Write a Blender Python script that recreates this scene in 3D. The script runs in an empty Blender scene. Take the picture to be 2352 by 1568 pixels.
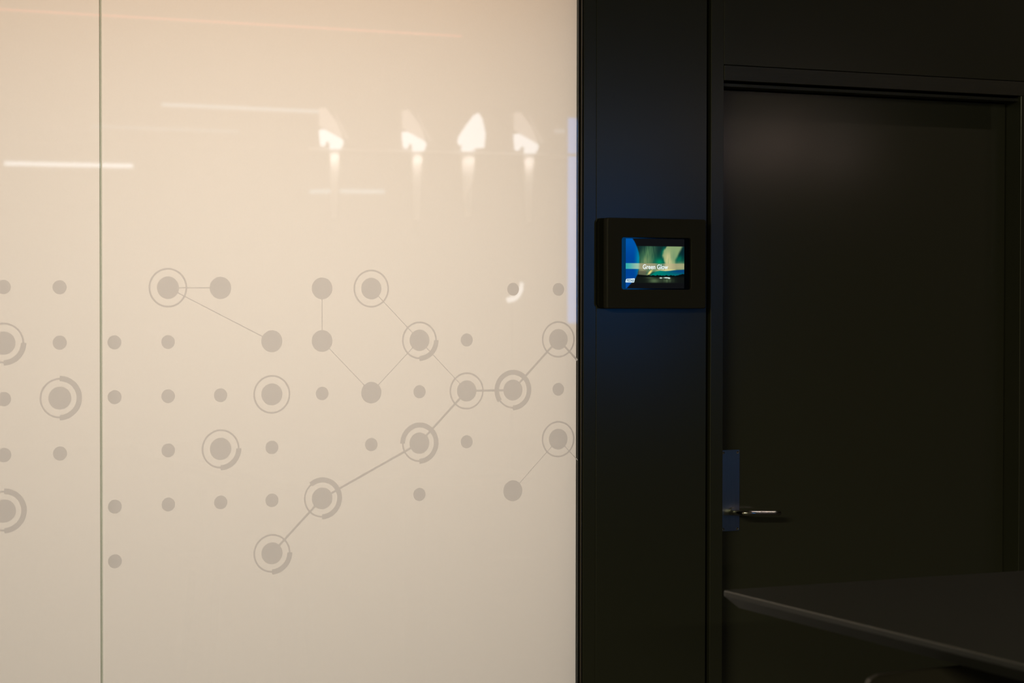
import bpy, bmesh, math, random
from mathutils import Vector, Matrix

random.seed(4)
scene = bpy.context.scene
COL = scene.collection

# ------------------------------------------------------------------ camera
# world: X runs along the glass wall to the right, Y goes through it, Z is up
F_PX, W_PX, H_PX = 4806.0, 2352.0, 1568.0
YAW, PITCH, ROLL = math.radians(24.66), math.radians(1.054), math.radians(0.078)
CAM = Vector((0.0, -4.5242, 1.57))
FW = Vector((math.sin(YAW) * math.cos(PITCH), math.cos(YAW) * math.cos(PITCH), -math.sin(PITCH)))
R0 = Vector((math.cos(YAW), -math.sin(YAW), 0.0))
U0 = R0.cross(FW)
RT = R0 * math.cos(ROLL) + U0 * math.sin(ROLL)
UP = -R0 * math.sin(ROLL) + U0 * math.cos(ROLL)
cam_data = bpy.data.cameras.new('camera')
cam_data.sensor_width = 36.0
cam_data.lens = 36.0 * F_PX / W_PX
cam_data.clip_start = 0.05
cam_data.clip_end = 200.0
cam_data.dof.use_dof = True
cam_data.dof.focus_distance = 5.1
cam_data.dof.aperture_fstop = 5.6
cam = bpy.data.objects.new('camera', cam_data)
COL.objects.link(cam)
m = Matrix((RT, UP, -FW)).transposed().to_4x4()
m.translation = CAM
cam.matrix_world = m
scene.camera = cam

# ------------------------------------------------------------------ world, exposure
world = bpy.data.worlds.new('world')
scene.world = world
world.use_nodes = True
world.node_tree.nodes['Background'].inputs[0].default_value = (0, 0, 0, 1)
world.node_tree.nodes['Background'].inputs[1].default_value = 0.0
vs = scene.view_settings
vs.view_transform = 'Standard'
vs.look = 'None'
vs.gamma = 1.0
vs.exposure = 0.0
vs.use_curve_mapping = False
scene.cycles.use_denoising = True
scene.cycles.max_bounces = 5
scene.cycles.diffuse_bounces = 3
scene.cycles.glossy_bounces = 3
scene.cycles.sample_clamp_indirect = 0.0
scene.cycles.caustics_reflective = False
scene.cycles.caustics_refractive = False
scene.cycles.transparent_max_bounces = 12

# ------------------------------------------------------------------ large lights
def area_light(name, loc, sx, sy, power, color, rot=(0, 0, 0)):
    ld = bpy.data.lights.new(name, 'AREA')
    ld.shape = 'RECTANGLE'
    ld.size, ld.size_y = sx, sy
    ld.energy = power
    ld.color = color
    o = bpy.data.objects.new(name, ld)
    COL.objects.link(o)
    o.location = loc
    o.rotation_euler = rot
    return o

# the ceiling panel of the lit meeting room behind the frosted glass
area_light('meeting_room_light', (1.42, 1.50, 2.645), 1.7, 0.5, 82.0, (1.0, 0.855, 0.715))
# added unseen warm strip near the meeting room ceiling, tinting the glass top
area_light('warm_tint_light', (0.0, 0.28, 2.66), 4.5, 0.05, 7.2, (1.0, 0.42, 0.08))
# added unseen fill lights, left of and behind the camera, lifting the dark wall
area_light('lounge_fill', (-2.5, -5.0, 3.24), 3.0, 0.3, 230.0, (1.0, 0.95, 0.55))
area_light('lounge_fill', (-2.5, -11.0, 3.24), 3.0, 0.3, 230.0, (1.0, 0.95, 0.55))
# added unseen light right of the door, placed for the lever's highlight
area_light('lever_highlight_light', (4.25, -0.85, 3.285), 0.7, 0.04, 5.0, (1.0, 0.78, 0.66))


# ------------------------------------------------------------------ helpers
def ray(px, py):
    return FW + RT * ((px - W_PX / 2) / F_PX) - UP * ((py - H_PX / 2) / F_PX)


def at(px, py, y=0.0):
    """the point of the plane Y = y that the photograph shows at a pixel"""
    v = ray(px, py)
    return CAM + v * ((y - CAM.y) / v.y)


def at_height(px, py, z):
    v = ray(px, py)
    return CAM + v * ((z - CAM.z) / v.z)


def mirror(p):
    """something seen reflected in the glass (Y = 0) stands on this side of it"""
    return Vector((p.x, -p.y, p.z))


def srgb(r, g, b):
    def f(c):
        c /= 255.0
        return c / 12.92 if c <= 0.04045 else ((c + 0.055) / 1.055) ** 2.4
    return (f(r), f(g), f(b), 1.0)


MATS = {}


def new_mat(name):
    mt = bpy.data.materials.new(name)
    mt.use_nodes = True
    nt = mt.node_tree
    nt.nodes.clear()
    out = nt.nodes.new('ShaderNodeOutputMaterial')
    MATS[name] = mt
    return mt, nt, out


def principled(name, color, rough=0.5, metal=0.0, spec=0.5, noise=None, bump=None, rough_var=0.0):
    mt, nt, out = new_mat(name)
    p = nt.nodes.new('ShaderNodeBsdfPrincipled')
    p.inputs['Base Color'].default_value = color
    p.inputs['Roughness'].default_value = rough
    p.inputs['Metallic'].default_value = metal
    p.inputs['Specular IOR Level'].default_value = spec
    nt.links.new(p.outputs[0], out.inputs[0])
    tc = nt.nodes.new('ShaderNodeTexCoord')
    if noise:
        scale, amount, stretch = noise
        mp = nt.nodes.new('ShaderNodeMapping')
        mp.inputs['Scale'].default_value = stretch
        nt.links.new(tc.outputs['Object'], mp.inputs[0])
        n = nt.nodes.new('ShaderNodeTexNoise')
        n.inputs['Scale'].default_value = scale
        n.inputs['Detail'].default_value = 1
        nt.links.new(mp.outputs[0], n.inputs['Vector'])
        mr = nt.nodes.new('ShaderNodeMapRange')
        mr.inputs['To Min'].default_value = 1 - amount
        mr.inputs['To Max'].default_value = 1 + amount
        nt.links.new(n.outputs['Fac'], mr.inputs['Value'])
        mx = nt.nodes.new('ShaderNodeMix')
        mx.data_type = 'RGBA'
        mx.blend_type = 'MULTIPLY'
        mx.inputs['Factor'].default_value = 1.0
        mx.inputs['A'].default_value = color
        nt.links.new(mr.outputs[0], mx.inputs['B'])
        nt.links.new(mx.outputs['Result'], p.inputs['Base Color'])
        if rough_var:
            m2 = nt.nodes.new('ShaderNodeMapRange')
            m2.inputs['To Min'].default_value = rough - rough_var
            m2.inputs['To Max'].default_value = rough + rough_var
            nt.links.new(n.outputs['Fac'], m2.inputs['Value'])
            nt.links.new(m2.outputs[0], p.inputs['Roughness'])
        if bump:
            b = nt.nodes.new('ShaderNodeBump')
            b.inputs['Strength'].default_value = bump
            b.inputs['Distance'].default_value = 0.0005
            nt.links.new(n.outputs['Fac'], b.inputs['Height'])
            nt.links.new(b.outputs[0], p.inputs['Normal'])
    return mt


def emissive(name, color, strength):
    mt, nt, out = new_mat(name)
    e = nt.nodes.new('ShaderNodeEmission')
    e.inputs[0].default_value = color
    e.inputs[1].default_value = strength
    nt.links.new(e.outputs[0], out.inputs[0])
    mt.cycles.emission_sampling = 'NONE'      # small lamps: found by the rays that bounce to them
    return mt


def mesh_obj(name, bm, mat, parent=None, smooth=False):
    me = bpy.data.meshes.new(name)
    bmesh.ops.recalc_face_normals(bm, faces=bm.faces)
    bm.to_mesh(me)
    bm.free()
    for p in me.polygons:
        p.use_smooth = smooth
    for mt in (mat if isinstance(mat, (list, tuple)) else [mat]):
        me.materials.append(mt)
    o = bpy.data.objects.new(name, me)
    COL.objects.link(o)
    if parent:
        o.parent = parent
    return o


def shared(name, me, parent, loc=(0, 0, 0)):
    o = bpy.data.objects.new(name, me)
    COL.objects.link(o)
    o.parent = parent
    o.location = loc
    return o


def empty(name, loc=(0, 0, 0)):
    o = bpy.data.objects.new(name, None)
    COL.objects.link(o)
    o.location = loc
    o.empty_display_size = 0.05
    return o


def tag(o, label, cat, group=None, kind=None):
    o['label'] = label
    o['category'] = cat
    if group:
        o['group'] = group
    if kind:
        o['kind'] = kind
    return o


def box_bm(x0, x1, y0, y1, z0, z1, bev=0.0, seg=2):
    bm = bmesh.new()
    bmesh.ops.create_cube(bm, size=1.0)
    bmesh.ops.scale(bm, vec=(x1 - x0, y1 - y0, z1 - z0), verts=bm.verts)
    bmesh.ops.translate(bm, vec=((x0 + x1) / 2, (y0 + y1) / 2, (z0 + z1) / 2), verts=bm.verts)
    if bev:
        bmesh.ops.bevel(bm, geom=bm.edges[:], offset=bev, segments=seg, affect='EDGES', profile=0.5)
    return bm


def box(name, x0, x1, y0, y1, z0, z1, mat, parent=None, bev=0.0, seg=2):
    return mesh_obj(name, box_bm(x0, x1, y0, y1, z0, z1, bev, seg), mat, parent)


def prism_bm(outline, y0, y1):
    """outline: (x, z) points; extruded along Y"""
    bm = bmesh.new()
    a = [bm.verts.new((x, y0, z)) for x, z in outline]
    b = [bm.verts.new((x, y1, z)) for x, z in outline]
    bm.faces.new(a)
    bm.faces.new(b[::-1])
    n = len(a)
    for i in range(n):
        j = (i + 1) % n
        bm.faces.new((a[j], a[i], b[i], b[j]))
    return bm


def round_rect(x0, x1, z0, z1, r, n=6):
    pts = []
    for cx, cz, a0 in ((x1 - r, z1 - r, 0), (x0 + r, z1 - r, 90), (x0 + r, z0 + r, 180), (x1 - r, z0 + r, 270)):
        for k in range(n + 1):
            a = math.radians(a0 + 90.0 * k / n)
            pts.append((cx + r * math.cos(a), cz + r * math.sin(a)))
    return pts


def tube_bm(pts, radii, n=14):
    bm = bmesh.new()
    rings = []
    up = Vector((0, 0, 1))
    for i, p in enumerate(pts):
        p = Vector(p)
        d = (Vector(pts[min(i + 1, len(pts) - 1)]) - Vector(pts[max(i - 1, 0)])).normalized()
        ref = up if abs(d.dot(up)) < 0.95 else Vector((1, 0, 0))
        s = d.cross(ref).normalized()
        t = s.cross(d)
        rr = radii[i] if isinstance(radii, (list, tuple)) else radii
        rings.append([bm.verts.new(p + (s * math.cos(2 * math.pi * k / n) + t * math.sin(2 * math.pi * k / n)) * rr)
                      for k in range(n)])
    for a, b in zip(rings, rings[1:]):
        for k in range(n):
            bm.faces.new((a[k], a[(k + 1) % n], b[(k + 1) % n], b[k]))
    bm.faces.new(rings[0][::-1])
    bm.faces.new(rings[-1])
    return bm


def copy_tree(o, parent=None):
    c = o.copy()
    COL.objects.link(c)
    c.parent = parent
    for ch in o.children:
        copy_tree(ch, c)
    return c


# ------------------------------------------------------------------ materials
LAM = (0.043, 0.043, 0.031, 1)
laminate = principled('dark_laminate', LAM, 0.19, spec=0.5, noise=(900, 0.10, (1, 1, 1)), rough_var=0.02)
door_lam = principled('door_laminate', (0.058, 0.057, 0.042, 1), 0.14, spec=0.5, noise=(700, 0.12, (1, 1, 1)), rough_var=0.02)
header_wood = principled('header_wood', (0.050, 0.047, 0.034, 1), 0.30, noise=(60, 0.25, (0.15, 1, 9)), bump=0.25)
groove_black = principled('groove_black', (0.004, 0.004, 0.003, 1), 0.8, spec=0.1)
rubber = principled('black_rubber', (0.006, 0.006, 0.005, 1), 0.7, spec=0.2)
bronze_alu = principled('bronze_aluminium', (0.30, 0.24, 0.19, 1), 0.45, metal=1.0)
steel = principled('brushed_steel', (0.42, 0.43, 0.40, 1), 0.30, metal=1.0, noise=(300, 0.08, (1, 1, 0.05)))
chrome = principled('satin_chrome', (0.72, 0.70, 0.69, 1), 0.11, metal=1.0)
black_plastic = principled('black_plastic', (0.030, 0.028, 0.021, 1), 0.6, spec=0.3, noise=(500, 0.1, (1, 1, 1)))
back_plastic = principled('matt_black_plate', (0.012, 0.012, 0.007, 1), 0.8, spec=0.15)
dark_glass = principled('tablet_glass', (0.003, 0.003, 0.003, 1), 0.06, spec=0.5)
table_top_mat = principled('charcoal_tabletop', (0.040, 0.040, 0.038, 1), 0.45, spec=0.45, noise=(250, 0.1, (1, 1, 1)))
table_shade_mat = principled('charcoal_shaded', (0.011, 0.011, 0.011, 1), 0.6, noise=(250, 0.1, (1, 1, 1)))  # tabletop sides: the grey darkened to take down the light falling on them
table_metal = principled('black_metal', (0.012, 0.012, 0.012, 1), 0.4)
stool_mat = principled('stool_shell', (0.036, 0.031, 0.026, 1), 0.45, spec=0.5, noise=(300, 0.1, (1, 1, 1)))
carpet = principled('carpet', (0.10, 0.095, 0.085, 1), 0.95, spec=0.1, noise=(200, 0.3, (1, 1, 1)), bump=0.4)
dark_ceiling = principled('dark_ceiling', (0.30, 0.28, 0.24, 1), 0.9, spec=0.1, noise=(8, 0.05, (1, 1, 1)))
dark_wall = principled('dark_wall_paint', (0.30, 0.28, 0.24, 1), 0.85, spec=0.2, noise=(10, 0.05, (1, 1, 1)))
meet_wall = principled('meeting_room_paint', (0.46, 0.445, 0.41, 1), 0.9, spec=0.1, noise=(6, 0.02, (1, 1, 1)))
meet_side = principled('meeting_room_side_paint', (0.48, 0.46, 0.42, 1), 0.9, spec=0.1, noise=(6, 0.02, (1, 1, 1)))
meet_ceiling = principled('meeting_room_ceiling', (0.70, 0.48, 0.30, 1), 0.9, spec=0.1, noise=(6, 0.03, (1, 1, 1)))
meet_floor = principled('meeting_room_floor', (0.32, 0.38, 0.42, 1), 0.9, spec=0.1, noise=(150, 0.1, (1, 1, 1)))
white_paint = principled('white_metal_paint', (0.75, 0.72, 0.68, 1), 0.5)
streak_mat = principled('streak_white', (0.80, 0.77, 0.74, 1), 0.9, spec=0.1)

# clear glass: two polished faces' worth of mirror reflection over plain transparency
glass_mat, nt, out = new_mat('clear_glass')
fr = nt.nodes.new('ShaderNodeFresnel'); fr.inputs['IOR'].default_value = 1.80
gl = nt.nodes.new('ShaderNodeBsdfGlossy'); gl.inputs['Roughness'].default_value = 0.015
gl.inputs['Color'].default_value = (1, 1, 1, 1)
tr = nt.nodes.new('ShaderNodeBsdfTransparent'); tr.inputs['Color'].default_value = (0.985, 1.0, 0.985, 1)
mx = nt.nodes.new('ShaderNodeMixShader')
nt.links.new(fr.outputs[0], mx.inputs[0]); nt.links.new(tr.outputs[0], mx.inputs[1]); nt.links.new(gl.outputs[0], mx.inputs[2])
nt.links.new(mx.outputs[0], out.inputs[0])

# polished greenish edge of the panes
edge_mat, nt, out = new_mat('glass_edge')
df = nt.nodes.new('ShaderNodeBsdfDiffuse'); df.inputs[0].default_value = (0.50, 0.53, 0.47, 1)
tl = nt.nodes.new('ShaderNodeBsdfTranslucent'); tl.inputs[0].default_value = (0.93, 0.96, 0.90, 1)
gl = nt.nodes.new('ShaderNodeBsdfGlossy'); gl.inputs['Roughness'].default_value = 0.12
m1 = nt.nodes.new('ShaderNodeMixShader'); m1.inputs[0].default_value = 0.75
m2 = nt.nodes.new('ShaderNodeMixShader'); m2.inputs[0].default_value = 0.12
nt.links.new(df.outputs[0], m1.inputs[1]); nt.links.new(tl.outputs[0], m1.inputs[2])
nt.links.new(m1.outputs[0], m2.inputs[1]); nt.links.new(gl.outputs[0], m2.inputs[2])
trn = nt.nodes.new('ShaderNodeBsdfTransparent'); trn.inputs[0].default_value = (0.84, 0.88, 0.83, 1)
m3 = nt.nodes.new('ShaderNodeMixShader'); m3.inputs[0].default_value = 0.65
nt.links.new(m2.outputs[0], m3.inputs[1]); nt.links.new(trn.outputs[0], m3.inputs[2])
nt.links.new(m3.outputs[0], out.inputs[0])


def translucent_mat(name, tcol, dcol, fac, scale=400.0, var=0.02):
    mt, nt, out = new_mat(name)
    tc = nt.nodes.new('ShaderNodeTexCoord')
    n = nt.nodes.new('ShaderNodeTexNoise'); n.inputs['Scale'].default_value = scale; n.inputs['Detail'].default_value = 0
    nt.links.new(tc.outputs['Object'], n.inputs['Vector'])
    mr = nt.nodes.new('ShaderNodeMapRange')
    mr.inputs['To Min'].default_value = 1 - var; mr.inputs['To Max'].default_value = 1 + var
    nt.links.new(n.outputs['Fac'], mr.inputs['Value'])
    mxc = nt.nodes.new('ShaderNodeMix'); mxc.data_type = 'RGBA'; mxc.blend_type = 'MULTIPLY'
    mxc.inputs['Factor'].default_value = 1.0
    mxc.inputs['A'].default_value = tcol
    nt.links.new(mr.outputs[0], mxc.inputs['B'])
    t = nt.nodes.new('ShaderNodeBsdfTranslucent')
    nt.links.new(mxc.outputs['Result'], t.inputs[0])
    d = nt.nodes.new('ShaderNodeBsdfDiffuse'); d.inputs[0].default_value = dcol
    ms = nt.nodes.new('ShaderNodeMixShader'); ms.inputs[0].default_value = fac
    nt.links.new(d.outputs[0], ms.inputs[1]); nt.links.new(t.outputs[0], ms.inputs[2])
    nt.links.new(ms.outputs[0], out.inputs[0])
    return mt


film_mat = translucent_mat('frosted_film', (0.74, 0.73, 0.72, 1), (0.55, 0.55, 0.54, 1), 0.85)
vinyl_mat = translucent_mat('grey_vinyl', (0.82, 0.82, 0.835, 1), (0.10, 0.10, 0.10, 1), 0.97, scale=2500.0, var=0.05)
silicone_mat, nt, out = new_mat('clear_silicone')
tl = nt.nodes.new('ShaderNodeBsdfTranslucent'); tl.inputs[0].default_value = (0.85, 0.87, 0.83, 1)
tr = nt.nodes.new('ShaderNodeBsdfTransparent'); tr.inputs[0].default_value = (0.92, 0.95, 0.91, 1)
mx = nt.nodes.new('ShaderNodeMixShader'); mx.inputs[0].default_value = 0.55
nt.links.new(tl.outputs[0], mx.inputs[1]); nt.links.new(tr.outputs[0], mx.inputs[2]); nt.links.new(mx.outputs[0], out.inputs[0])

# ------------------------------------------------------------------ room shell
H_ROOM = 3.3
XJ, XE = 1.0915, 2.2535          # joint between the panes, right end of the glass
Z_GLASS = 2.62
tag(box('floor', -5, 17, -18, 4.2, -0.1, 0, [carpet]), 'dark carpet floor running under the whole lounge', 'floor', kind='structure')
tag(box('ceiling', -5, 17, -18, 0.0, H_ROOM, H_ROOM + 0.1, dark_ceiling), 'dark lounge ceiling above the camera side', 'ceiling', kind='structure')
tag(box('wall_rear', -5, 17, -18.1, -18, 0, H_ROOM, dark_wall), 'far dark lounge wall facing the glass partition', 'wall', kind='structure')
tag(box('wall_left', -5.1, -5, -18, 4.2, 0, H_ROOM, dark_wall), 'dark lounge wall at the left end of the partition', 'wall', kind='structure')
tag(box('wall_right', 17, 17.1, -18, 0.2, 0, H_ROOM, dark_wall), 'dark lounge wall at the right end beyond the door', 'wall', kind='structure')
# meeting room behind the glass
tag(box('wall_meeting_back', -3.1, 2.4, 4.0, 4.1, 0, 2.7, meet_wall), 'cream back wall of the lit meeting room', 'wall', kind='structure')
tag(box('wall_meeting_left', -3.1, -3.0, 0.1, 4.0, 0, 2.7, meet_wall), 'cream left wall of the lit meeting room', 'wall', kind='structure')
tag(box('wall_meeting_right', 2.30, 2.4, 0.075, 4.0, 0, 2.7, meet_side), 'grey right wall of the lit meeting room', 'wall', kind='structure')
tag(box('ceiling_meeting', -3.1, 2.4, 0.02, 4.1, 2.7, 2.8, meet_ceiling), 'warm timber ceiling of the lit meeting room', 'ceiling', kind='structure')
tag(box('floor_meeting', -3.0, 2.30, 0.02, 4.0, 0.0, 0.012, meet_floor), 'grey floor of the lit meeting room', 'floor', kind='structure')

# ------------------------------------------------------------------ glass partition
G_T = 0.012
FILM_Y = G_T


def pane(root, x0, x1, z0, z1, ch=0.0008):
    """polished pane: clear front face, chamfered arrises and edges, open to the film at the back"""
    bm = bmesh.new()
    def ring(y, i):
        return [bm.verts.new(c) for c in ((x0 + i, y, z0 + i), (x1 - i, y, z0 + i), (x1 - i, y, z1 - i), (x0 + i, y, z1 - i))]
    a, b, c = ring(0.0, ch), ring(ch, 0.0), ring(G_T, 0.0)
    fr_ = bm.faces.new(a)
    fr_.material_index = 0
    for p, q in ((a, b), (b, c)):
        for k in range(4):
            f = bm.faces.new((p[k], q[k], q[(k + 1) % 4], p[(k + 1) % 4]))
            f.material_index = 1
    return mesh_obj('glass_pane', bm, [glass_mat, edge_mat], root)


def film(root, x0, x1, z0, z1):
    bm = bmesh.new()
    vs_ = [bm.verts.new(c) for c in ((x0, FILM_Y, z0), (x1, FILM_Y, z0), (x1, FILM_Y, z1), (x0, FILM_Y, z1))]
    bm.faces.new(vs_)
    return mesh_obj('frosted_film', bm, film_mat, root)


GAP = 0.0012
win_l = tag(empty('window_1', (0, 0, 0)), 'narrow frosted glass pane at the far left with printed dots', 'glass panel', kind='structure')
win_r = tag(empty('window_2', (0, 0, 0)), 'large frosted glass pane printed with linked dots and rings', 'glass panel', kind='structure')
pane(win_l, -0.071, XJ - GAP, 0.02, Z_GLASS)
film(win_l, -0.070, XJ - GAP - 0.0003, 0.021, Z_GLASS - 0.001)
pane(win_r, XJ + GAP, XE, 0.02, Z_GLASS)
film(win_r, XJ + GAP + 0.0003, XE - 0.0003, 0.021, Z_GLASS - 0.001)
tag(box('trim_1', XJ - GAP + 0.0001, XJ + GAP - 0.0001, 0.0022, G_T - 0.001, 0.02, Z_GLASS, silicone_mat),
    'thin clear silicone joint between the two frosted panes', 'joint', kind='structure')

# --- printed vinyl pattern, a square grid of 12 cm
PITCH_G, GX, GZ = 0.12, 0.8797, 1.57 + 0.0327
R_S, R_B, R_RI, R_RO, R_AI, R_AO = 0.0154, 0.0249, 0.0398, 0.0437, 0.0363, 0.0482
Y_V, T_V = -0.00015, 0.00012


def disc_mesh(name, r, n):
    bm = bmesh.new()
    vs_ = [bm.verts.new((r * math.cos(2 * math.pi * k / n), 0, r * math.sin(2 * math.pi * k / n))) for k in range(n)]
    bm.faces.new(vs_)
    me = bpy.data.meshes.new(name)
    bm.to_mesh(me); bm.free()
    me.materials.append(vinyl_mat)
    return me


def band_mesh(name, r0, r1, a0, a1):
    n = max(6, int(abs(a1 - a0) / 4.0))
    bm = bmesh.new()
    full = abs(a1 - a0) >= 359.9
    A, B = [], []
    for k in range(n if full else n + 1):
        a = math.radians(a0 + (a1 - a0) * k / n)
        A.append(bm.verts.new((r0 * math.cos(a), 0, r0 * math.sin(a))))
        B.append(bm.verts.new((r1 * math.cos(a), 0, r1 * math.sin(a))))
    cnt = len(A)
    for k in range(cnt if full else cnt - 1):
        j = (k + 1) % cnt
        bm.faces.new((A[k], A[j], B[j], B[k]))
    me = bpy.data.meshes.new(name)
    bm.to_mesh(me); bm.free()
    me.materials.append(vinyl_mat)
    return me


ME_S, ME_B = disc_mesh('small_dot', R_S, 40), disc_mesh('large_dot', R_B, 56)
ME_RING = band_mesh('ring', R_RI, R_RO, 0, 360)
S, B, R = 'S', 'B', 'R'
NODES = {
    0: {0: S, 1: S, 3: R, 4: B, 6: B, 7: R, 10: S, 11: S},
    1: {0: (-90, 0), 1: S, 2: S, 3: S, 5: B, 6: B, 8: (-90, 0), 9: S, 11: R},
    2: {0: S, 1: (-90, 90), 2: S, 3: S, 4: S, 5: R, 6: S, 7: B, 8: S, 9: R, 10: (-90, 216), 11: S},
    3: {0: S, 1: S, 3: S, 4: (-90, 0), 5: S, 7: S, 8: (-90, 180), 9: S, 11: R},
    4: {0: (-90, 90), 2: S, 3: S, 4: S, 5: S, 6: (-90, 130), 8: S, 10: B},
    5: {2: S, 5: (-90, 0)},
}


def node_xz(c, r):
    return GX + PITCH_G * c, GZ - PITCH_G * r


for r_, row in NODES.items():
    for c_, t in row.items():
        x, z = node_xz(c_, r_)
        root = win_l if x < XJ else win_r
        small = t == S
        d = shared('vinyl_dot', ME_S if small else ME_B, root, (x, Y_V, z))
        if t == R:
            shared('vinyl_ring', ME_RING, d)
        elif isinstance(t, tuple):
            a0, a1 = t
            shared('vinyl_arc', band_mesh('arc', R_AI, R_AO, a0, a1), d)
            shared('vinyl_ring', band_mesh('part_ring', R_RI, R_RO, a1, a0 + 360), d)


def link(a, b, w, clip_x=None):
    """line between two dots, cut out where it meets their rings so that the vinyl never doubles"""
    (ax, az), (bx, bz) = node_xz(*a), node_xz(*b)
    L = math.hypot(bx - ax, bz - az)
    ux, uz = (bx - ax) / L, (bz - az) / L
    ang = math.degrees(math.atan2(uz, ux))

    def cuts(node, direction):
        t = NODES.get(node[1], {}).get(node[0])
        if t is None:
            return [(-1, 0.0)]
        if t == S:
            return [(0, R_S)]
        if t == B:
            return [(0, R_B)]
        if t == R:
            return [(0, R_B), (R_RI, R_RO)]
        a0, a1 = t
        dd = direction
        while dd < a0:
            dd += 360
        return [(0, R_B), (R_AI, R_AO) if dd <= a1 else (R_RI, R_RO)]
    blocks = [(s, e) for s, e in cuts(a, ang)] + [(L - e, L - s) for s, e in cuts(b, ang + 180)]
    end = L if clip_x is None else (clip_x - ax) / ux
    blocks = sorted(blocks) + [(end, end + 1)]
    cur, spans = 0.0, []
    for s, e in blocks:
        if s > cur + 1e-5 and cur < end:
            spans.append((cur, min(s, end)))
        cur = max(cur, e)
    bm = bmesh.new()
    nx, nz = -uz * w / 2, ux * w / 2
    for s, e in spans:
        v = [bm.verts.new((ax + ux * q + sg * nx, Y_V, az + uz * q + sg * nz)) for q, sg in ((s, 1), (e, 1), (e, -1), (s, -1))]
        bm.faces.new(v)
    mesh_obj('vinyl_line', bm, vinyl_mat, win_r)


for a, b in (((3, 0), (4, 0)), ((3, 0), (5, 1)), ((6, 0), (6, 1))):
    link(a, b, 0.0022)
for a, b in (((6, 1), (7, 2)), ((7, 2), (8, 1)), ((7, 0), (8, 1)), ((8, 1), (9, 2)), ((10, 4), (11, 3))):
    link(a, b, 0.0018)
link((11, 3), (12, 4), 0.0018, XE - 0.0015)
for a, b in (((5, 5), (6, 4)), ((6, 4), (8, 3)), ((8, 3), (9, 2)), ((9, 2), (10, 2)), ((10, 2), (11, 1))):
    link(a, b, 0.0050)
link((11, 1), (12, 2), 0.0050, XE - 0.0030)

# ------------------------------------------------------------------ dark wall beside and above the glass
wall = tag(empty('wall_front'), 'dark laminate panelled wall between the glass and the door', 'wall', kind='structure')
X0, X1, X2, X3, XD, XR = 2.267, 2.3012, 2.608, 2.6206, 2.6573, 3.5735
Z_H = 2.1625                       # top of the door header
box('edge_panel', X0, X1 - 0.0004, 0, 0.075, 0, H_ROOM, laminate, wall, 0.0006, 1)
box('wide_panel', X1 + 0.0004, X2, 0, 0.075, 0, H_ROOM, laminate, wall, 0.0008, 1)
box('shadow_gap', X2, X3, 0.028, 0.075, 0, H_ROOM, groove_black, wall)
box('jamb_panel', X3, XD - 0.0006, 0, 0.11, 0, H_ROOM, laminate, wall, 0.0008, 1)
box('overdoor_panel', XD, 17, 0, 0.11, Z_H + 0.0015, H_ROOM, laminate, wall, 0.0008, 1)
box('right_panel', XR + 0.045, 17, 0, 0.11, 0, Z_H, laminate, wall, 0.0008, 1)
box('over_glass_panel', -5, X0 - 0.001, 0, 0.02, Z_GLASS + 0.03, H_ROOM, laminate, wall)
box('left_panel', -5, -0.08, 0, 0.10, 0, Z_GLASS + 0.02, laminate, wall)
box('meeting_room_bulkhead', -3.1, X0, 0.02, 0.10, 2.70, 2.80, dark_wall, wall)

fr_root = tag(empty('trim_2'), 'slim bronze metal profile with black gasket at the right end of the glass', 'trim', kind='structure')
box('gasket', XE + 0.0012, 2.2602, 0.004, 0.05, 0, H_ROOM, rubber, fr_root)
box('profile', 2.2602, 2.2640, 0.0002, 0.05, 0, H_ROOM, bronze_alu, fr_root, 0.0004, 1)
box('shadow_line', 2.2640, X0, 0.006, 0.05, 0, H_ROOM, groove_black, fr_root)
box('rear_post', 2.2560, 2.30, 0.05, 0.075, 0, 2.7, dark_wall, fr_root)
tag(box('trim_3', -0.08, X0 - 0.014, 0.0, 0.06, Z_GLASS + 0.001, Z_GLASS + 0.03, rubber), 'black channel holding the top of the glass', 'trim', kind='structure')
tag(box('trim_4', -0.08, X0 - 0.014, 0.0, 0.06, 0.0, 0.0195, rubber), 'black channel holding the foot of the glass', 'trim', kind='structure')

# ------------------------------------------------------------------ door
door = tag(empty('door_1', (0, 0, 0)), 'dark laminate door with steel lever handle set deep in its frame', 'door', kind='structure')
LEAF_Y = 0.0645
box('header', XD + 0.001, XR + 0.0445, 0.0, 0.075, 2.125, Z_H, header_wood, door, 0.0008, 1)
box('header_stop', XD + 0.001, XR, 0.012, 0.11, 2.1112, 2.1190, header_wood, door, 0.0005, 1)
box('header_groove', XD + 0.001, XR, 0.030, 0.11, 2.1190, 2.1250, groove_black, door)
box('jamb', XR, XR + 0.0443, 0.0, 0.11, 0, 2.1245, laminate, door, 0.0008, 1)
box('rear_stop', XD, XR, 0.1105, 0.125, 0, 2.1245, groove_black, door)
leaf = box('leaf', XD + 0.004, XR - 0.002, LEAF_Y, 0.105, 0.006, 2.1085, door_lam, door, 0.0008, 1)
# handle plate with four screws and the bent lever
p_l, p_r = at(1656, 1125, LEAF_Y).x, at(1697.3, 1125, LEAF_Y).x
p_t, p_b = at(1690, 1032.5, LEAF_Y).z, at(1690, 1218, LEAF_Y).z
plate = mesh_obj('handle_plate', prism_bm(round_rect(p_l, p_r, p_b, p_t, 0.0025, 4), LEAF_Y - 0.0025, LEAF_Y - 0.0001), steel, door)
bm = bmesh.new()
N = 20
rings_ = []
for rad, y in ((0.0034, 0.0), (0.0034, -0.0006), (0.0026, -0.0009), (0.0019, -0.0004)):
    rings_.append([bm.verts.new((rad * math.cos(2 * math.pi * k / N), y, rad * math.sin(2 * math.pi * k / N))) for k in range(N)])
for a, b in zip(rings_, rings_[1:]):
    for k in range(N):
        bm.faces.new((a[k], a[(k + 1) % N], b[(k + 1) % N], b[k]))
bm.faces.new(rings_[-1])
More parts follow.
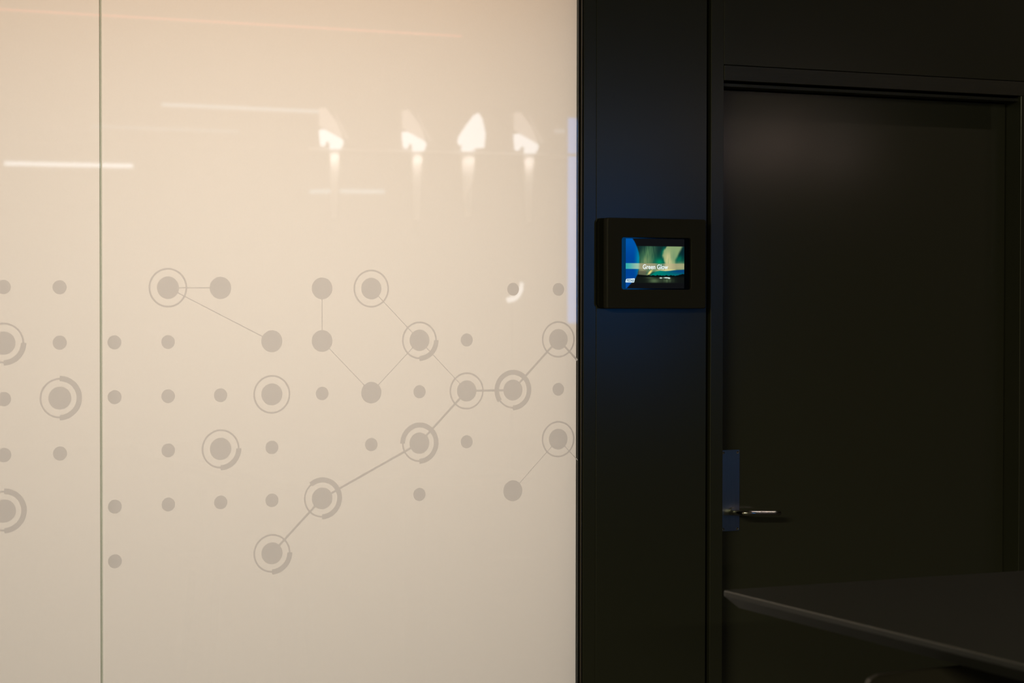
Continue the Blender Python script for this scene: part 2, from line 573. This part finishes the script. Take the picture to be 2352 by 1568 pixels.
first = mesh_obj('screw', bm, chrome, plate)
spots = [(x, z) for x in (p_l + 0.0055, p_r - 0.0060) for z in (p_t - 0.0065, p_b + 0.0050)]
first.location = (spots[0][0], LEAF_Y - 0.0025, spots[0][1])
for x, z in spots[1:]:
    shared('screw', first.data, plate, (x, LEAF_Y - 0.0025, z))
lx, lz = at(1680, 1174, LEAF_Y).x, at(1680, 1174, LEAF_Y).z
tip = at(1791, 1178, LEAF_Y - 0.058)
pts = [(lx, LEAF_Y - 0.002, lz), (lx, LEAF_Y - 0.025, lz), (lx + 0.0015, LEAF_Y - 0.040, lz)]
for k in range(1, 6):
    a = math.radians(90 * k / 5)
    pts.append((lx + 0.0015 + 0.022 * (1 - math.cos(a)), LEAF_Y - 0.040 - 0.018 * math.sin(a), lz))
for k in range(1, 6):
    pts.append((lx + 0.0235 + (tip.x - lx - 0.0235) * k / 5, LEAF_Y - 0.058, lz + (tip.z - lz) * k / 5))
rad = [0.0064] * (len(pts))
pts.append((tip.x + 0.003, LEAF_Y - 0.058, tip.z)); rad.append(0.0045)
mesh_obj('lever', tube_bm(pts, rad, 18), chrome, door, smooth=True)
rose = tube_bm([(lx, LEAF_Y - 0.0025, lz), (lx, LEAF_Y - 0.006, lz), (lx, LEAF_Y - 0.008, lz)], [0.0105, 0.0105, 0.0085], 24)
mesh_obj('lever_collar', rose, steel, plate)

# ------------------------------------------------------------------ room booking panel
B_Y, BACK_Y = -0.032, -0.012
bx0, bx1 = at(1395, 600, B_Y).x, at(1622, 600, B_Y).x
bz0, bz1 = at(1500, 708.5, B_Y).z, at(1500, 501.5, B_Y).z
panel = tag(empty('room_booking_panel', (0, 0, 0)), 'black wall-mounted tablet housing with glowing screen reading Green Glow', 'room display')
hx0, hx1 = at(1428.5, 600, B_Y).x, at(1588, 600, B_Y).x
hz1, hz0 = at(1500, 545.5, B_Y).z, at(1500, 665, B_Y).z


def loft(loops_xy, mat, name, parent, cap_front=False):
    bm = bmesh.new()
    loops = [[bm.verts.new((x, y, z)) for x, z in pts_] for pts_, y in loops_xy]
    for a, b in zip(loops, loops[1:]):
        n = len(a)
        for k in range(n):
            bm.faces.new((a[k], a[(k + 1) % n], b[(k + 1) % n], b[k]))
    bm.faces.new(loops[0][::-1])
    if cap_front:
        bm.faces.new(loops[-1])
    return mesh_obj(name, bm, mat, parent)


def rr(d, r):
    return round_rect(bx0 + d, bx1 - d, bz0 + d, bz1 - d, r, 6)


pb0, pb1 = at(1369, 600, 0).x, bx1 + 0.004
plate_o = round_rect(pb0, pb1, bz0 + 0.001, bz1 - 0.001, 0.012, 8)
plate_i = round_rect(pb0 + 0.002, pb1 - 0.002, bz0 + 0.003, bz1 - 0.003, 0.010, 8)
loft([(plate_o, -0.0004), (plate_o, BACK_Y + 0.002), (plate_i, BACK_Y)], back_plastic, 'back_plate', panel, True)
loft([(rr(0, 0.006), BACK_Y), (rr(0, 0.006), B_Y + 0.002), (rr(0.002, 0.005), B_Y),
      (round_rect(hx0 - 0.001, hx1 + 0.001, hz0 - 0.001, hz1 + 0.001, 0.0075, 6), B_Y),
      (round_rect(hx0, hx1, hz0, hz1, 0.0065, 6), B_Y + 0.001),
      (round_rect(hx0, hx1, hz0, hz1, 0.0065, 6), B_Y + 0.012)], black_plastic, 'housing', panel)
SCR_Y = B_Y + 0.0065
mesh_obj('tablet_face', prism_bm(round_rect(hx0 + 0.0002, hx1 - 0.0002, hz0 + 0.0002, hz1 - 0.0002, 0.0063, 6), SCR_Y, SCR_Y + 0.005), dark_glass, panel)
sx0, sx1 = at(1437.2, 600, SCR_Y).x, at(1571.5, 600, SCR_Y).x
sz1, sz0 = at(1500, 548.3, SCR_Y).z, at(1500, 662.0, SCR_Y).z


def lerp(a, b, t):
    t = min(1.0, max(0.0, t))
    return tuple(a[i] + (b[i] - a[i]) * t for i in range(3))


def sstep(a, b, x):
    t = min(1.0, max(0.0, (x - a) / (b - a)))
    return t * t * (3 - 2 * t)


def interp(tab, v):
    if v <= tab[0][0]:
        return tab[0][1]
    for (a, fa), (b, fb) in zip(tab, tab[1:]):
        if v <= b:
            return fa + (fb - fa) * (v - a) / (b - a)
    return tab[-1][1]


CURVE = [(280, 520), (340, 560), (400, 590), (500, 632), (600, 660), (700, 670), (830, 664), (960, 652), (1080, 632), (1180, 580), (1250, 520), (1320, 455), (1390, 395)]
HILL = [(920, 1098), (975, 1055), (1050, 1010), (1130, 992), (1250, 1000), (1350, 992), (1450, 978), (1560, 972), (1680, 966)]


def blob(x, y, cx, cy, sx, sy, lean=0.0):
    dx = (x - cx - lean * (y - cy)) / sx
    dy = (y - cy) / sy
    return math.exp(-dx * dx - dy * dy)


from mathutils import noise as mnoise


def picture(X, Y):
    """colour of the aurora picture on the screen, with a blue reflection painted in; X, Y in a 2156 x 1568 drawing frame"""
    black = (16, 17, 19)
    c = black
    if 440 < Y < 1275:
        n = mnoise.noise(Vector((X * 0.012 - Y * 0.004, Y * 0.0025, 1.3)))
        n2 = mnoise.noise(Vector((X * 0.03, Y * 0.006, 7.1)))
        c = lerp((14, 44, 44), (8, 74, 62), sstep(500, 800, Y))
        c = lerp(c, (78, 122, 84), 0.95 * blob(X, Y, 860, 640, 150, 300, -0.25) * (0.95 + 0.5 * n2))
        c = lerp(c, (122, 146, 100), 0.85 * blob(X, Y, 830, 800, 150, 130) * (0.9 + 0.4 * n2))
        c = lerp(c, (2, 140, 98), 0.95 * blob(X, Y, 1120, 800, 90, 75))
        c = lerp(c, (2, 112, 86), 0.8 * blob(X, Y, 1200, 560, 45, 110, -0.3))
        xl = interp([(440, 1275), (550, 1205), (650, 1178), (750, 1212), (840, 1248)], Y) + 22 * n2
        xr = interp([(440, 1650), (550, 1590), (650, 1540), (750, 1500), (840, 1490)], Y) + 18 * n
        plume = sstep(xl - 26, xl + 30, X) * (1 - sstep(xr - 50, xr + 26, X))
        pc_ = lerp((142, 168, 116), (212, 202, 146), min(1.0, blob(X, Y, 1320, 760, 85, 190, 0.1) * (1.0 + 0.7 * n2)))
        pc_ = lerp(pc_, (120, 152, 112), 0.6 * blob(X, Y, 1430, 680, 60, 130))
        c = lerp(c, pc_, 0.95 * plume)
        c = lerp(c, (8, 40, 50), 0.8 * blob(X, Y, 1650, 600, 60, 140, -0.25))
        c = lerp(c, (4, 108, 84), 0.9 * blob(X, Y, 1560, 730, 60, 70, -0.3))
        c = lerp(c, (178, 188, 132), 0.95 * blob(X, Y, 1600, 890, 170, 85))
        c = lerp(c, (230, 216, 150), 0.9 * blob(X, Y, 1230, 985, 280, 40))
        c = lerp(c, (152, 146, 110), 0.9 * blob(X, Y, 740, 985, 140, 60))
        if X < 860 and Y > 985:
            c = lerp(c, (98, 96, 74), 0.85 * sstep(985, 1015, Y) * (1 - sstep(800, 860, X)))
        h = interp(HILL, X)
        if Y > h - 6 and X > 930:
            hc = lerp((0, 128, 112), (8, 66, 118), sstep(1050, 1600, X) * (1 - sstep(1000, 1100, Y) * 0.6))
            c = lerp(c, hc, sstep(h - 6, h + 8, Y))
        c = lerp(c, (238, 218, 134), min(1.0, 1.15 * blob(X, Y, 905, 1035, 34, 62, -0.75)))
        sh = 1092 + 18 * mnoise.noise(Vector((X * 0.02, 0, 3))) - (35 * sstep(1480, 1680, X))
        if X < 850:
            sh = 1078 + (X - 650) * 0.08
        if Y > sh:
            w = lerp((20, 26, 22), (96, 122, 84), 0.8 * blob(X, Y, 1000, 1220, 120, 60) + 0.75 * blob(X, Y, 1290, 1210, 130, 55) * (0.7 + 0.6 * n2) + 0.4 * blob(X, Y, 900, 1150, 90, 22))
            w = lerp(w, (16, 18, 18), sstep(1420, 1600, X) * 0.7)
            c = lerp(lerp(c, (8, 14, 14), sstep(sh, sh + 12, Y)), w, sstep(1118, 1150, Y))
            c = lerp(c, (225, 245, 235), min(1.0, 1.3 * blob(X, Y, 1150, 1156, 28, 13) + 1.3 * blob(X, Y, 1270, 1150, 55, 12) + 1.2 * blob(X, Y, 1335, 1160, 24, 15)))
        if X < 660:
            c = lerp(c, black, 0.3)
        c = lerp(black, c, sstep(438, 452, Y) * (1 - sstep(1255, 1277, Y) * 0.8))
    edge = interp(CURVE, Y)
    blue = lerp((0, 84, 168), (0, 68, 150), sstep(300, 760, Y))  # blue left part, partly a lamp reflection painted into the picture
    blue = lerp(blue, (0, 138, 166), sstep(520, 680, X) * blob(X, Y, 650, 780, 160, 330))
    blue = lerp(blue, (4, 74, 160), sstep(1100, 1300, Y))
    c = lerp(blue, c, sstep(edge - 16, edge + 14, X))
    if 826 < Y < 962:
        band = lerp((60, 190, 176), (176, 206, 170), sstep(370, 640, X))
        band = lerp(band, (168, 158, 122), sstep(640, 700, X))
        band = lerp(band, (196, 186, 140), blob(X, Y, 1320, 900, 110, 200))
        band = lerp(band, (160, 160, 120), sstep(1380, 1640, X))
        k = sstep(824, 836, Y) * (1 - sstep(952, 964, Y))
        c = lerp(c, band, 0.85 * k * (1 - 0.35 * sstep(1000, 1100, X) * (1 - sstep(1180, 1260, X))))
    return c


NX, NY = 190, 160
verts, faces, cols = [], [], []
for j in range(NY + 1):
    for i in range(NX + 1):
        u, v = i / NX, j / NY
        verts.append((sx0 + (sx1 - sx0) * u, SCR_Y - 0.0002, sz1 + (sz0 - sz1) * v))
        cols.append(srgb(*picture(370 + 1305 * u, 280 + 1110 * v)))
for j in range(NY):
    for i in range(NX):
        a = j * (NX + 1) + i
        faces.append((a, a + NX + 1, a + NX + 2, a + 1))
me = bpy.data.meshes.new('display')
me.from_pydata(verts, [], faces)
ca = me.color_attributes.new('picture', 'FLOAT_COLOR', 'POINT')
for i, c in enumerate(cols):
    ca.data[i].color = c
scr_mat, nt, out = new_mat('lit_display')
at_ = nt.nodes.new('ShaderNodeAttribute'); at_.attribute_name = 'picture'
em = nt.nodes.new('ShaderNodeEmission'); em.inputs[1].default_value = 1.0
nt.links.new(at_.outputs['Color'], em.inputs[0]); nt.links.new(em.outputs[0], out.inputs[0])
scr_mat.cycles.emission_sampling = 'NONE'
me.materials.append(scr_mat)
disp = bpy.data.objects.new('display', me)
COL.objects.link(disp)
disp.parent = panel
disp['label'] = 'lit screen showing green aurora over a dark shore'
text_mat = emissive('screen_white', srgb(232, 246, 246), 1.0)
badge_mat = emissive('badge_white', srgb(214, 240, 248), 1.0)
ink_mat = emissive('badge_ink', srgb(20, 74, 120), 0.9)


def px_screen(X, Y):
    return (sx0 + (sx1 - sx0) * (X - 370) / 1305, sz1 + (sz0 - sz1) * (Y - 280) / 1110)


def text_mesh(name, body, X0_, X1_, Y0_, Y1_, mat, y, parent, offset=0.0, shear=0.0):
    cu = bpy.data.curves.new(name, 'FONT')
    cu.body = body
    cu.size = 1.0
    cu.offset = offset
    cu.shear = shear
    cu.resolution_u = 6
    tmp = bpy.data.objects.new(name + '_tmp', cu)
    COL.objects.link(tmp)
    dg = bpy.context.evaluated_depsgraph_get()
    mesh = bpy.data.meshes.new_from_object(tmp.evaluated_get(dg))
    COL.objects.unlink(tmp)
    bpy.data.objects.remove(tmp)
    xs = [v.co.x for v in mesh.vertices]; ys = [v.co.y for v in mesh.vertices]
    (wx0, wz1), (wx1, wz0) = px_screen(X0_, Y0_), px_screen(X1_, Y1_)
    for v in mesh.vertices:
        u = (v.co.x - min(xs)) / (max(xs) - min(xs))
        w = (v.co.y - min(ys)) / (max(ys) - min(ys))
        v.co = (wx0 + (wx1 - wx0) * u, y, wz0 + (wz1 - wz0) * w)
    mesh.materials.clear()
    mesh.materials.append(mat)
    o = bpy.data.objects.new(name, mesh)
    COL.objects.link(o)
    o.parent = parent
    return o


text_mesh('screen_title', 'Green Glow', 745, 1310, 853, 962, text_mat, SCR_Y - 0.0006, disp, offset=0.020)
bm = bmesh.new()
quad = [px_screen(*p) for p in ((362, 1250), (366, 1232), (374, 1196), (388, 1180), (560, 1167), (571, 1178), (567, 1200), (556, 1250), (545, 1262), (372, 1260))]
bm.faces.new([bm.verts.new((x, SCR_Y - 0.0006, z)) for x, z in quad])
mesh_obj('logo_badge', bm, badge_mat, disp)
text_mesh('logo_letters', 'PEDAB', 388, 548, 1190, 1245, ink_mat, SCR_Y - 0.0009, disp, offset=0.01, shear=0.2)

# ------------------------------------------------------------------ high table in front of the door
T_Z = 1.05
TX0, TX1, TY0, TY1 = 1.928, 2.728, -3.05, -1.240
table = tag(empty('high_table', ((TX0 + TX1) / 2, (TY0 + TY1) / 2, 0)), 'dark grey high table with undercut edge in front of the door', 'table')
TC = table.location.copy()
bm = bmesh.new()


def rect_ring(inset, z, r):
    pts_ = round_rect(TX0 + inset, TX1 - inset, TY0 + inset, TY1 - inset, max(0.002, r - inset), 5)
    return [bm.verts.new((x - TC.x, y - TC.y, z)) for x, y in pts_]


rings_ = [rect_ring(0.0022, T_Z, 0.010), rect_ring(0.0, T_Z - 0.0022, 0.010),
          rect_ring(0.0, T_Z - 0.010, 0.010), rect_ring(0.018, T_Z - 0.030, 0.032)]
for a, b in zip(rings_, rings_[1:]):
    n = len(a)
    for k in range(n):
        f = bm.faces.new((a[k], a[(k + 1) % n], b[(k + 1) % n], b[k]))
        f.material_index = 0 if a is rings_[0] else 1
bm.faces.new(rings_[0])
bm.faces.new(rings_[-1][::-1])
mesh_obj('tabletop', bm, [table_top_mat, table_shade_mat], table)
for dy in (-0.62, 0.62):
    c = mesh_obj('column', tube_bm([(0.12, dy, 0.016), (0.12, dy, T_Z - 0.0305)], 0.035, 20), table_metal, table, smooth=False)
    bm = bmesh.new()
    rr = [[bm.verts.new((0.12 + r * math.cos(2 * math.pi * k / 32), dy + r * math.sin(2 * math.pi * k / 32), z)) for k in range(32)]
          for r, z in ((0.24, 0.0), (0.24, 0.006), (0.20, 0.012), (0.04, 0.017))]
    for a, b in zip(rr, rr[1:]):
        for k in range(32):
            bm.faces.new((a[k], a[(k + 1) % 32], b[(k + 1) % 32], b[k]))
    bm.faces.new(rr[0][::-1]); bm.faces.new(rr[-1])
    mesh_obj('base', bm, table_metal, table)

# ------------------------------------------------------------------ bar stool pushed under the table
S_TOP = 0.995
pc = at_height(1975, 1560, S_TOP - 0.03)     # left end of the backrest's top
pt = at_height(2150, 1533.5, S_TOP)
SY = pt.y
SX0 = at(1974, 1556, SY).x
SW = 0.42
scx = SX0 + SW / 2
stool = tag(empty('bar_stool', (scx, SY - 0.19, 0)), 'dark moulded bar stool with rounded backrest tucked under the high table', 'stool')
# backrest: rounded, slightly bowed shell narrowing towards the seat
bm = bmesh.new()
nu, nv = 40, 24


def shell(u, v, dy):
    # u -1..1 across, v 0 bottom .. 1 top; the top corners are quarter rounds of radius rc
    h_all, rc = S_TOP - 0.74, 0.024
    z = 0.74 + h_all * v
    half = SW / 2 * (0.86 + 0.14 * v)
    k = max(0.0, z - (S_TOP - rc))
    half -= rc - math.sqrt(max(0.0, rc * rc - k * k))
    return Vector((half * u, 0.19 - 0.012 * u * u + 0.03 * (v - 1) + dy, z))


fr_v = [[bm.verts.new(shell(-1 + 2 * i / nu, (j / nv) ** 0.5, -0.006)) for i in range(nu + 1)] for j in range(nv + 1)]
bk_v = [[bm.verts.new(shell(-1 + 2 * i / nu, (j / nv) ** 0.5, 0.006)) for i in range(nu + 1)] for j in range(nv + 1)]
for j in range(nv):
    for i in range(nu):
        bm.faces.new((fr_v[j][i], fr_v[j][i + 1], fr_v[j + 1][i + 1], fr_v[j + 1][i]))
        bm.faces.new((bk_v[j][i + 1], bk_v[j][i], bk_v[j + 1][i], bk_v[j + 1][i + 1]))
for i in range(nu):
    bm.faces.new((fr_v[nv][i], fr_v[nv][i + 1], bk_v[nv][i + 1], bk_v[nv][i]))
    bm.faces.new((fr_v[0][i + 1], fr_v[0][i], bk_v[0][i], bk_v[0][i + 1]))
for j in range(nv):
    bm.faces.new((fr_v[j + 1][0], bk_v[j + 1][0], bk_v[j][0], fr_v[j][0]))
    bm.faces.new((fr_v[j][nu], bk_v[j][nu], bk_v[j + 1][nu], fr_v[j + 1][nu]))
mesh_obj('backrest', bm, [stool_mat], stool)
bm = prism_bm(round_rect(-0.19, 0.19, -0.19, 0.17, 0.06, 6), 0.715, 0.745)
for v in bm.verts:
    v.co = Vector((v.co.x, v.co.z, v.co.y))
mesh_obj('seat', bm, stool_mat, stool)
for sx in (-1, 1):
    for sy in (-1, 1):
        mesh_obj('leg', tube_bm([(sx * 0.20, sy * 0.19, 0.0), (sx * 0.14, sy * 0.13, 0.716)], [0.009, 0.012], 12), table_metal, stool, smooth=False)
zf = 0.28
q = 1 - zf / 0.716
fx, fy = 0.14 + 0.06 * q, 0.13 + 0.06 * q
for a, b in (((-fx, -fy), (fx, -fy)), ((fx, -fy), (fx, fy)), ((fx, fy), (-fx, fy)), ((-fx, fy), (-fx, -fy))):
    mesh_obj('footrest', tube_bm([(a[0], a[1], zf), (b[0], b[1], zf)], 0.008, 10), table_metal, stool)

# ------------------------------------------------------------------ lounge lights that the glass mirrors
D_R = 8.0
lamp_bright = emissive('lamp_diffuser', (0.85, 0.92, 1.0, 1), 4.2)
lamp_faint = emissive('lamp_fold_glow', (1.0, 0.88, 0.82, 1), 0.6)
lamp_warm = emissive('warm_lamp_diffuser', (1.0, 0.72, 0.60, 1), 5.0)
lamp_dim = emissive('lamp_shade_glow', (1.0, 0.88, 0.82, 1), 1.25)


def prism_px(name, pts_px, D, mat, parent, depth, base, y_off=0.0):
    pts3 = [mirror(at(px, py, D)) for px, py in pts_px]
    outline = [(p.x - base.x, p.z - base.z) for p in pts3]
    y = -D - base.y + y_off
    return mesh_obj(name, prism_bm(outline, y - depth / 2, y + depth / 2), mat, parent)


def pendant(px, py, label, flame=False, glow=None):
    """px, py: where the mirrored lamp meets the rail"""
    base = mirror(at(px, py, D_R))
    root = tag(empty('pendant_lamp', base), label, 'lamp', 'white pendant lamps along the lounge rail')
    if flame:
        prism_px('diffuser', [(px + 20, py - 88), (px + 28, py - 74), (px + 35, py - 42), (px + 32, py - 8), (px + 14, py - 8), (px + 8, py - 1), (px - 14, py - 1), (px - 15, py - 9), (px - 5, py - 28)], D_R, glow or lamp_bright, root, 0.05, base)
        prism_px('diffuser', [(px - 24, py - 22), (px - 20, py - 36), (px - 6, py - 58), (px + 15, py - 86), (px - 9, py - 30), (px - 18, py - 14)], D_R, glow or lamp_bright, root, 0.05, base)
        tail = [(px - 15, py + 6), (px + 17, py + 6), (px + 9, py + 90), (px + 6, py + 150), (px - 4, py + 150), (px - 10, py + 90)]
    else:
        prism_px('upper_shade', [(px - 32, py - 92), (px - 20, py - 92), (px + 4, py - 60), (px + 18, py - 28), (px + 16, py - 16), (px - 14, py - 42), (px - 32, py - 52)], D_R, lamp_dim, root, 0.03, base)
        prism_px('diffuser', [(px - 32, py - 42), (px - 25, py - 43), (px + 17, py - 19), (px + 20, py - 12), (px + 14, py + 2), (px - 7, py + 2), (px - 8, py - 12), (px - 15, py - 21), (px - 24, py - 4), (px - 29, py - 8)], D_R, glow or lamp_bright, root, 0.05, base)
        prism_px('shade_fold', [(px - 2, py - 84), (px + 6, py - 66), (px + 30, py - 22), (px + 26, py - 20), (px + 10, py - 52)], D_R, lamp_faint, root, 0.02, base, 0.03)
        tail = [(px - 8, py + 3), (px + 15, py + 3), (px + 12, py + 60), (px + 8, py + 160), (px - 2, py + 160), (px - 6, py + 60)]
    prism_px('streak_strip', tail, D_R, streak_mat, root, 0.012, base, y_off=-0.02)  # added strip shaped like the streak of light below the lamp
    if px > 1330:
        return root
    ld = bpy.data.lights.new('streak_spot', 'SPOT')  # added spot that brightens the strip from its top
    ld.energy = 3.2
    ld.spot_size = math.radians(70)
    ld.spot_blend = 0.6
    ld.shadow_soft_size = 0.01
    ld.color = (1.0, 0.95, 0.9)
    lo = bpy.data.objects.new('streak_spot', ld)
    COL.objects.link(lo)
    lo.parent = root
    lo.location = (0.01, 0.085, -0.006)
    lo.rotation_euler = (math.radians(-45), 0, 0)
    return root


pendant(767, 340, 'white folded pendant lamp farthest left on the mirrored rail')
pendant(957, 345, 'second folded white pendant lamp from the left on the mirrored rail')
pendant(1077, 348, 'flame shaped white pendant lamp on the mirrored rail', True)
pendant(1214, 350, 'folded white pendant lamp right of the flame shaped one, mirrored near the glass edge')
pendant(1395, 354, 'folded white pendant lamp on the rail, glowing on the panel left of the booking display')
pendant(1540, 358, 'folded white pendant lamp on the rail, glowing on the panel above the booking display')
pendant(1715, 362, 'folded white pendant lamp on the rail, glowing on the door beside its frame', glow=lamp_warm)
pendant(1800, 364, 'flame shaped pendant lamp whose glow lies on the door', True, lamp_warm)
pendant(1955, 368, 'last folded white pendant lamp on the rail, glowing mid door', glow=lamp_warm)
ra, rb = mirror(at(715, 340, D_R)), mirror(at(2050, 372, D_R))
rail = tag(empty('lamp_rail', ra), 'thin white rail carrying the row of mirrored pendant lamps', 'rail')
rail_o = mesh_obj('bar', tube_bm([Vector((0, -0.06, 0)), rb - ra + Vector((0, -0.06, 0))], 0.009, 10), white_paint, rail)
for t in (0.02, 0.5, 0.98):
    p = (rb - ra) * t
    mesh_obj('suspension_wire', tube_bm([p + Vector((0, -0.06, 0)), Vector((p.x, -0.06, H_ROOM - ra.z))], 0.002, 6), table_metal, rail)


def tube_light(pa, pb, z, thick_px, color, strength, label, wires=True):
    a = at_height(*pa, z)
    b = at_height(*pb, z)
    D = (a.y + b.y) / 2
    a, b = mirror(at(*pa, D)), mirror(at(*pb, D))
    dist = (Vector((a.x, D, a.z)) - CAM).length
    rad_ = max(0.006, thick_px / 2 * dist / F_PX)
    root = tag(empty('tube_light', (a + b) / 2), label, 'light', 'linear lights hanging in the lounge')
    c = (a + b) / 2
    mesh_obj('diffuser', tube_bm([a - c, b - c], rad_, 12), emissive('tube_glow', color, strength), root)
    if wires:
        for t in (0.12, 0.88):
            p = a.lerp(b, t) - c
            mesh_obj('suspension_wire', tube_bm([p, Vector((p.x, p.y, H_ROOM - c.z))], 0.002, 6), table_metal, root)
    return root


tube_light((372, 240), (732, 256), 2.95, 9, (0.6, 0.85, 1.0, 1), 1.3, 'long white tube light mirrored left of the first pendant lamp')
tube_light((210, 290), (548, 302), 2.95, 8, (0.6, 0.85, 1.0, 1), 0.45, 'faint tube light mirrored just below the long white one')
tube_light((10, 375), (305, 381), 2.95, 10, (0.8, 0.9, 1.0, 1), 3.3, 'bright tube light mirrored across the joint of the two panes')
tube_light((712, 440), (762, 439), 2.75, 9, (0.6, 0.85, 1.0, 1), 1.5, 'short tube light mirrored under the first pendant lamp')
tube_light((782, 439), (882, 440), 2.75, 9, (0.6, 0.85, 1.0, 1), 1.5, 'tube light mirrored just right of the short one')
tube_light((1274, 301), (1322, 302), 2.95, 9, (0.7, 0.85, 1.0, 1), 1.0, 'short tube light mirrored at the glass edge by the blue banner')
tube_light((-160, 12), (1060, 83), 3.22, 5, (1.0, 0.30, 0.22, 1), 1.7, 'long red light line mirrored along the top of the glass', False)

# blue lights: a slim light column and, beside it, a wider backlit banner
D_B = 9.5
blue_glow = emissive('blue_glow', (0.005, 0.30, 1.0, 1), 2.9)


def blue_light(name, px0, px1, py0, py1, label, cat):
    b0, b1 = mirror(at(px0, py0, D_B)), mirror(at(px1, py1, D_B))
    root = tag(empty(name, ((b0.x + b1.x) / 2, b0.y, 0)), label, cat)
    hw, z0, z1 = (b1.x - b0.x) / 2, b1.z, b0.z
    box('frame', -hw - 0.006, hw + 0.006, -0.05, -0.0125, z0 - 0.01, z1 + 0.01, table_metal, root, 0.002, 1)
    mesh_obj('lit_face', box_bm(-hw, hw, -0.012, 0.0, z0, z1), blue_glow, root)
    for sx in (-1, 1):
        mesh_obj('stand_leg', tube_bm([(sx * hw * 0.7, -0.03, 0.0), (sx * hw * 0.7, -0.03, z0 - 0.01)], 0.01, 10), table_metal, root)
    return root


blue_light('light_column', 1306, 1324, 270, 742, 'slim tall blue light mirrored at the right edge of the glass', 'light')
blue_light('blue_banner', 1344, 1460, 400, 800, 'wide blue backlit banner glowing on the panel round the booking display', 'banner')

# small spot on a stand that shows round one of the printed dots
D_S = 7.0
sp = mirror(at(1185, 680, D_S))
spot = tag(empty('floor_spotlight', (sp.x, sp.y, 0)), 'small bright spotlight mirrored behind a printed dot by the glass edge', 'lamp')
prism_px('diffuser', [(1163, 686), (1172, 681), (1186, 679), (1193, 664), (1197, 648), (1200, 649), (1199, 668), (1192, 682), (1182, 691), (1170, 695)], D_S, emissive('spot_glow', (0.9, 0.95, 1.0, 1), 3.2), spot, 0.03, Vector((sp.x, sp.y, 0)))
mesh_obj('stand', tube_bm([(0, -0.06, 0.0), (0, -0.06, sp.z)], 0.008, 10), table_metal, spot)
mesh_obj('foot', tube_bm([(0, -0.06, 0.0), (0, -0.06, 0.02)], [0.14, 0.13], 24), table_metal, spot)
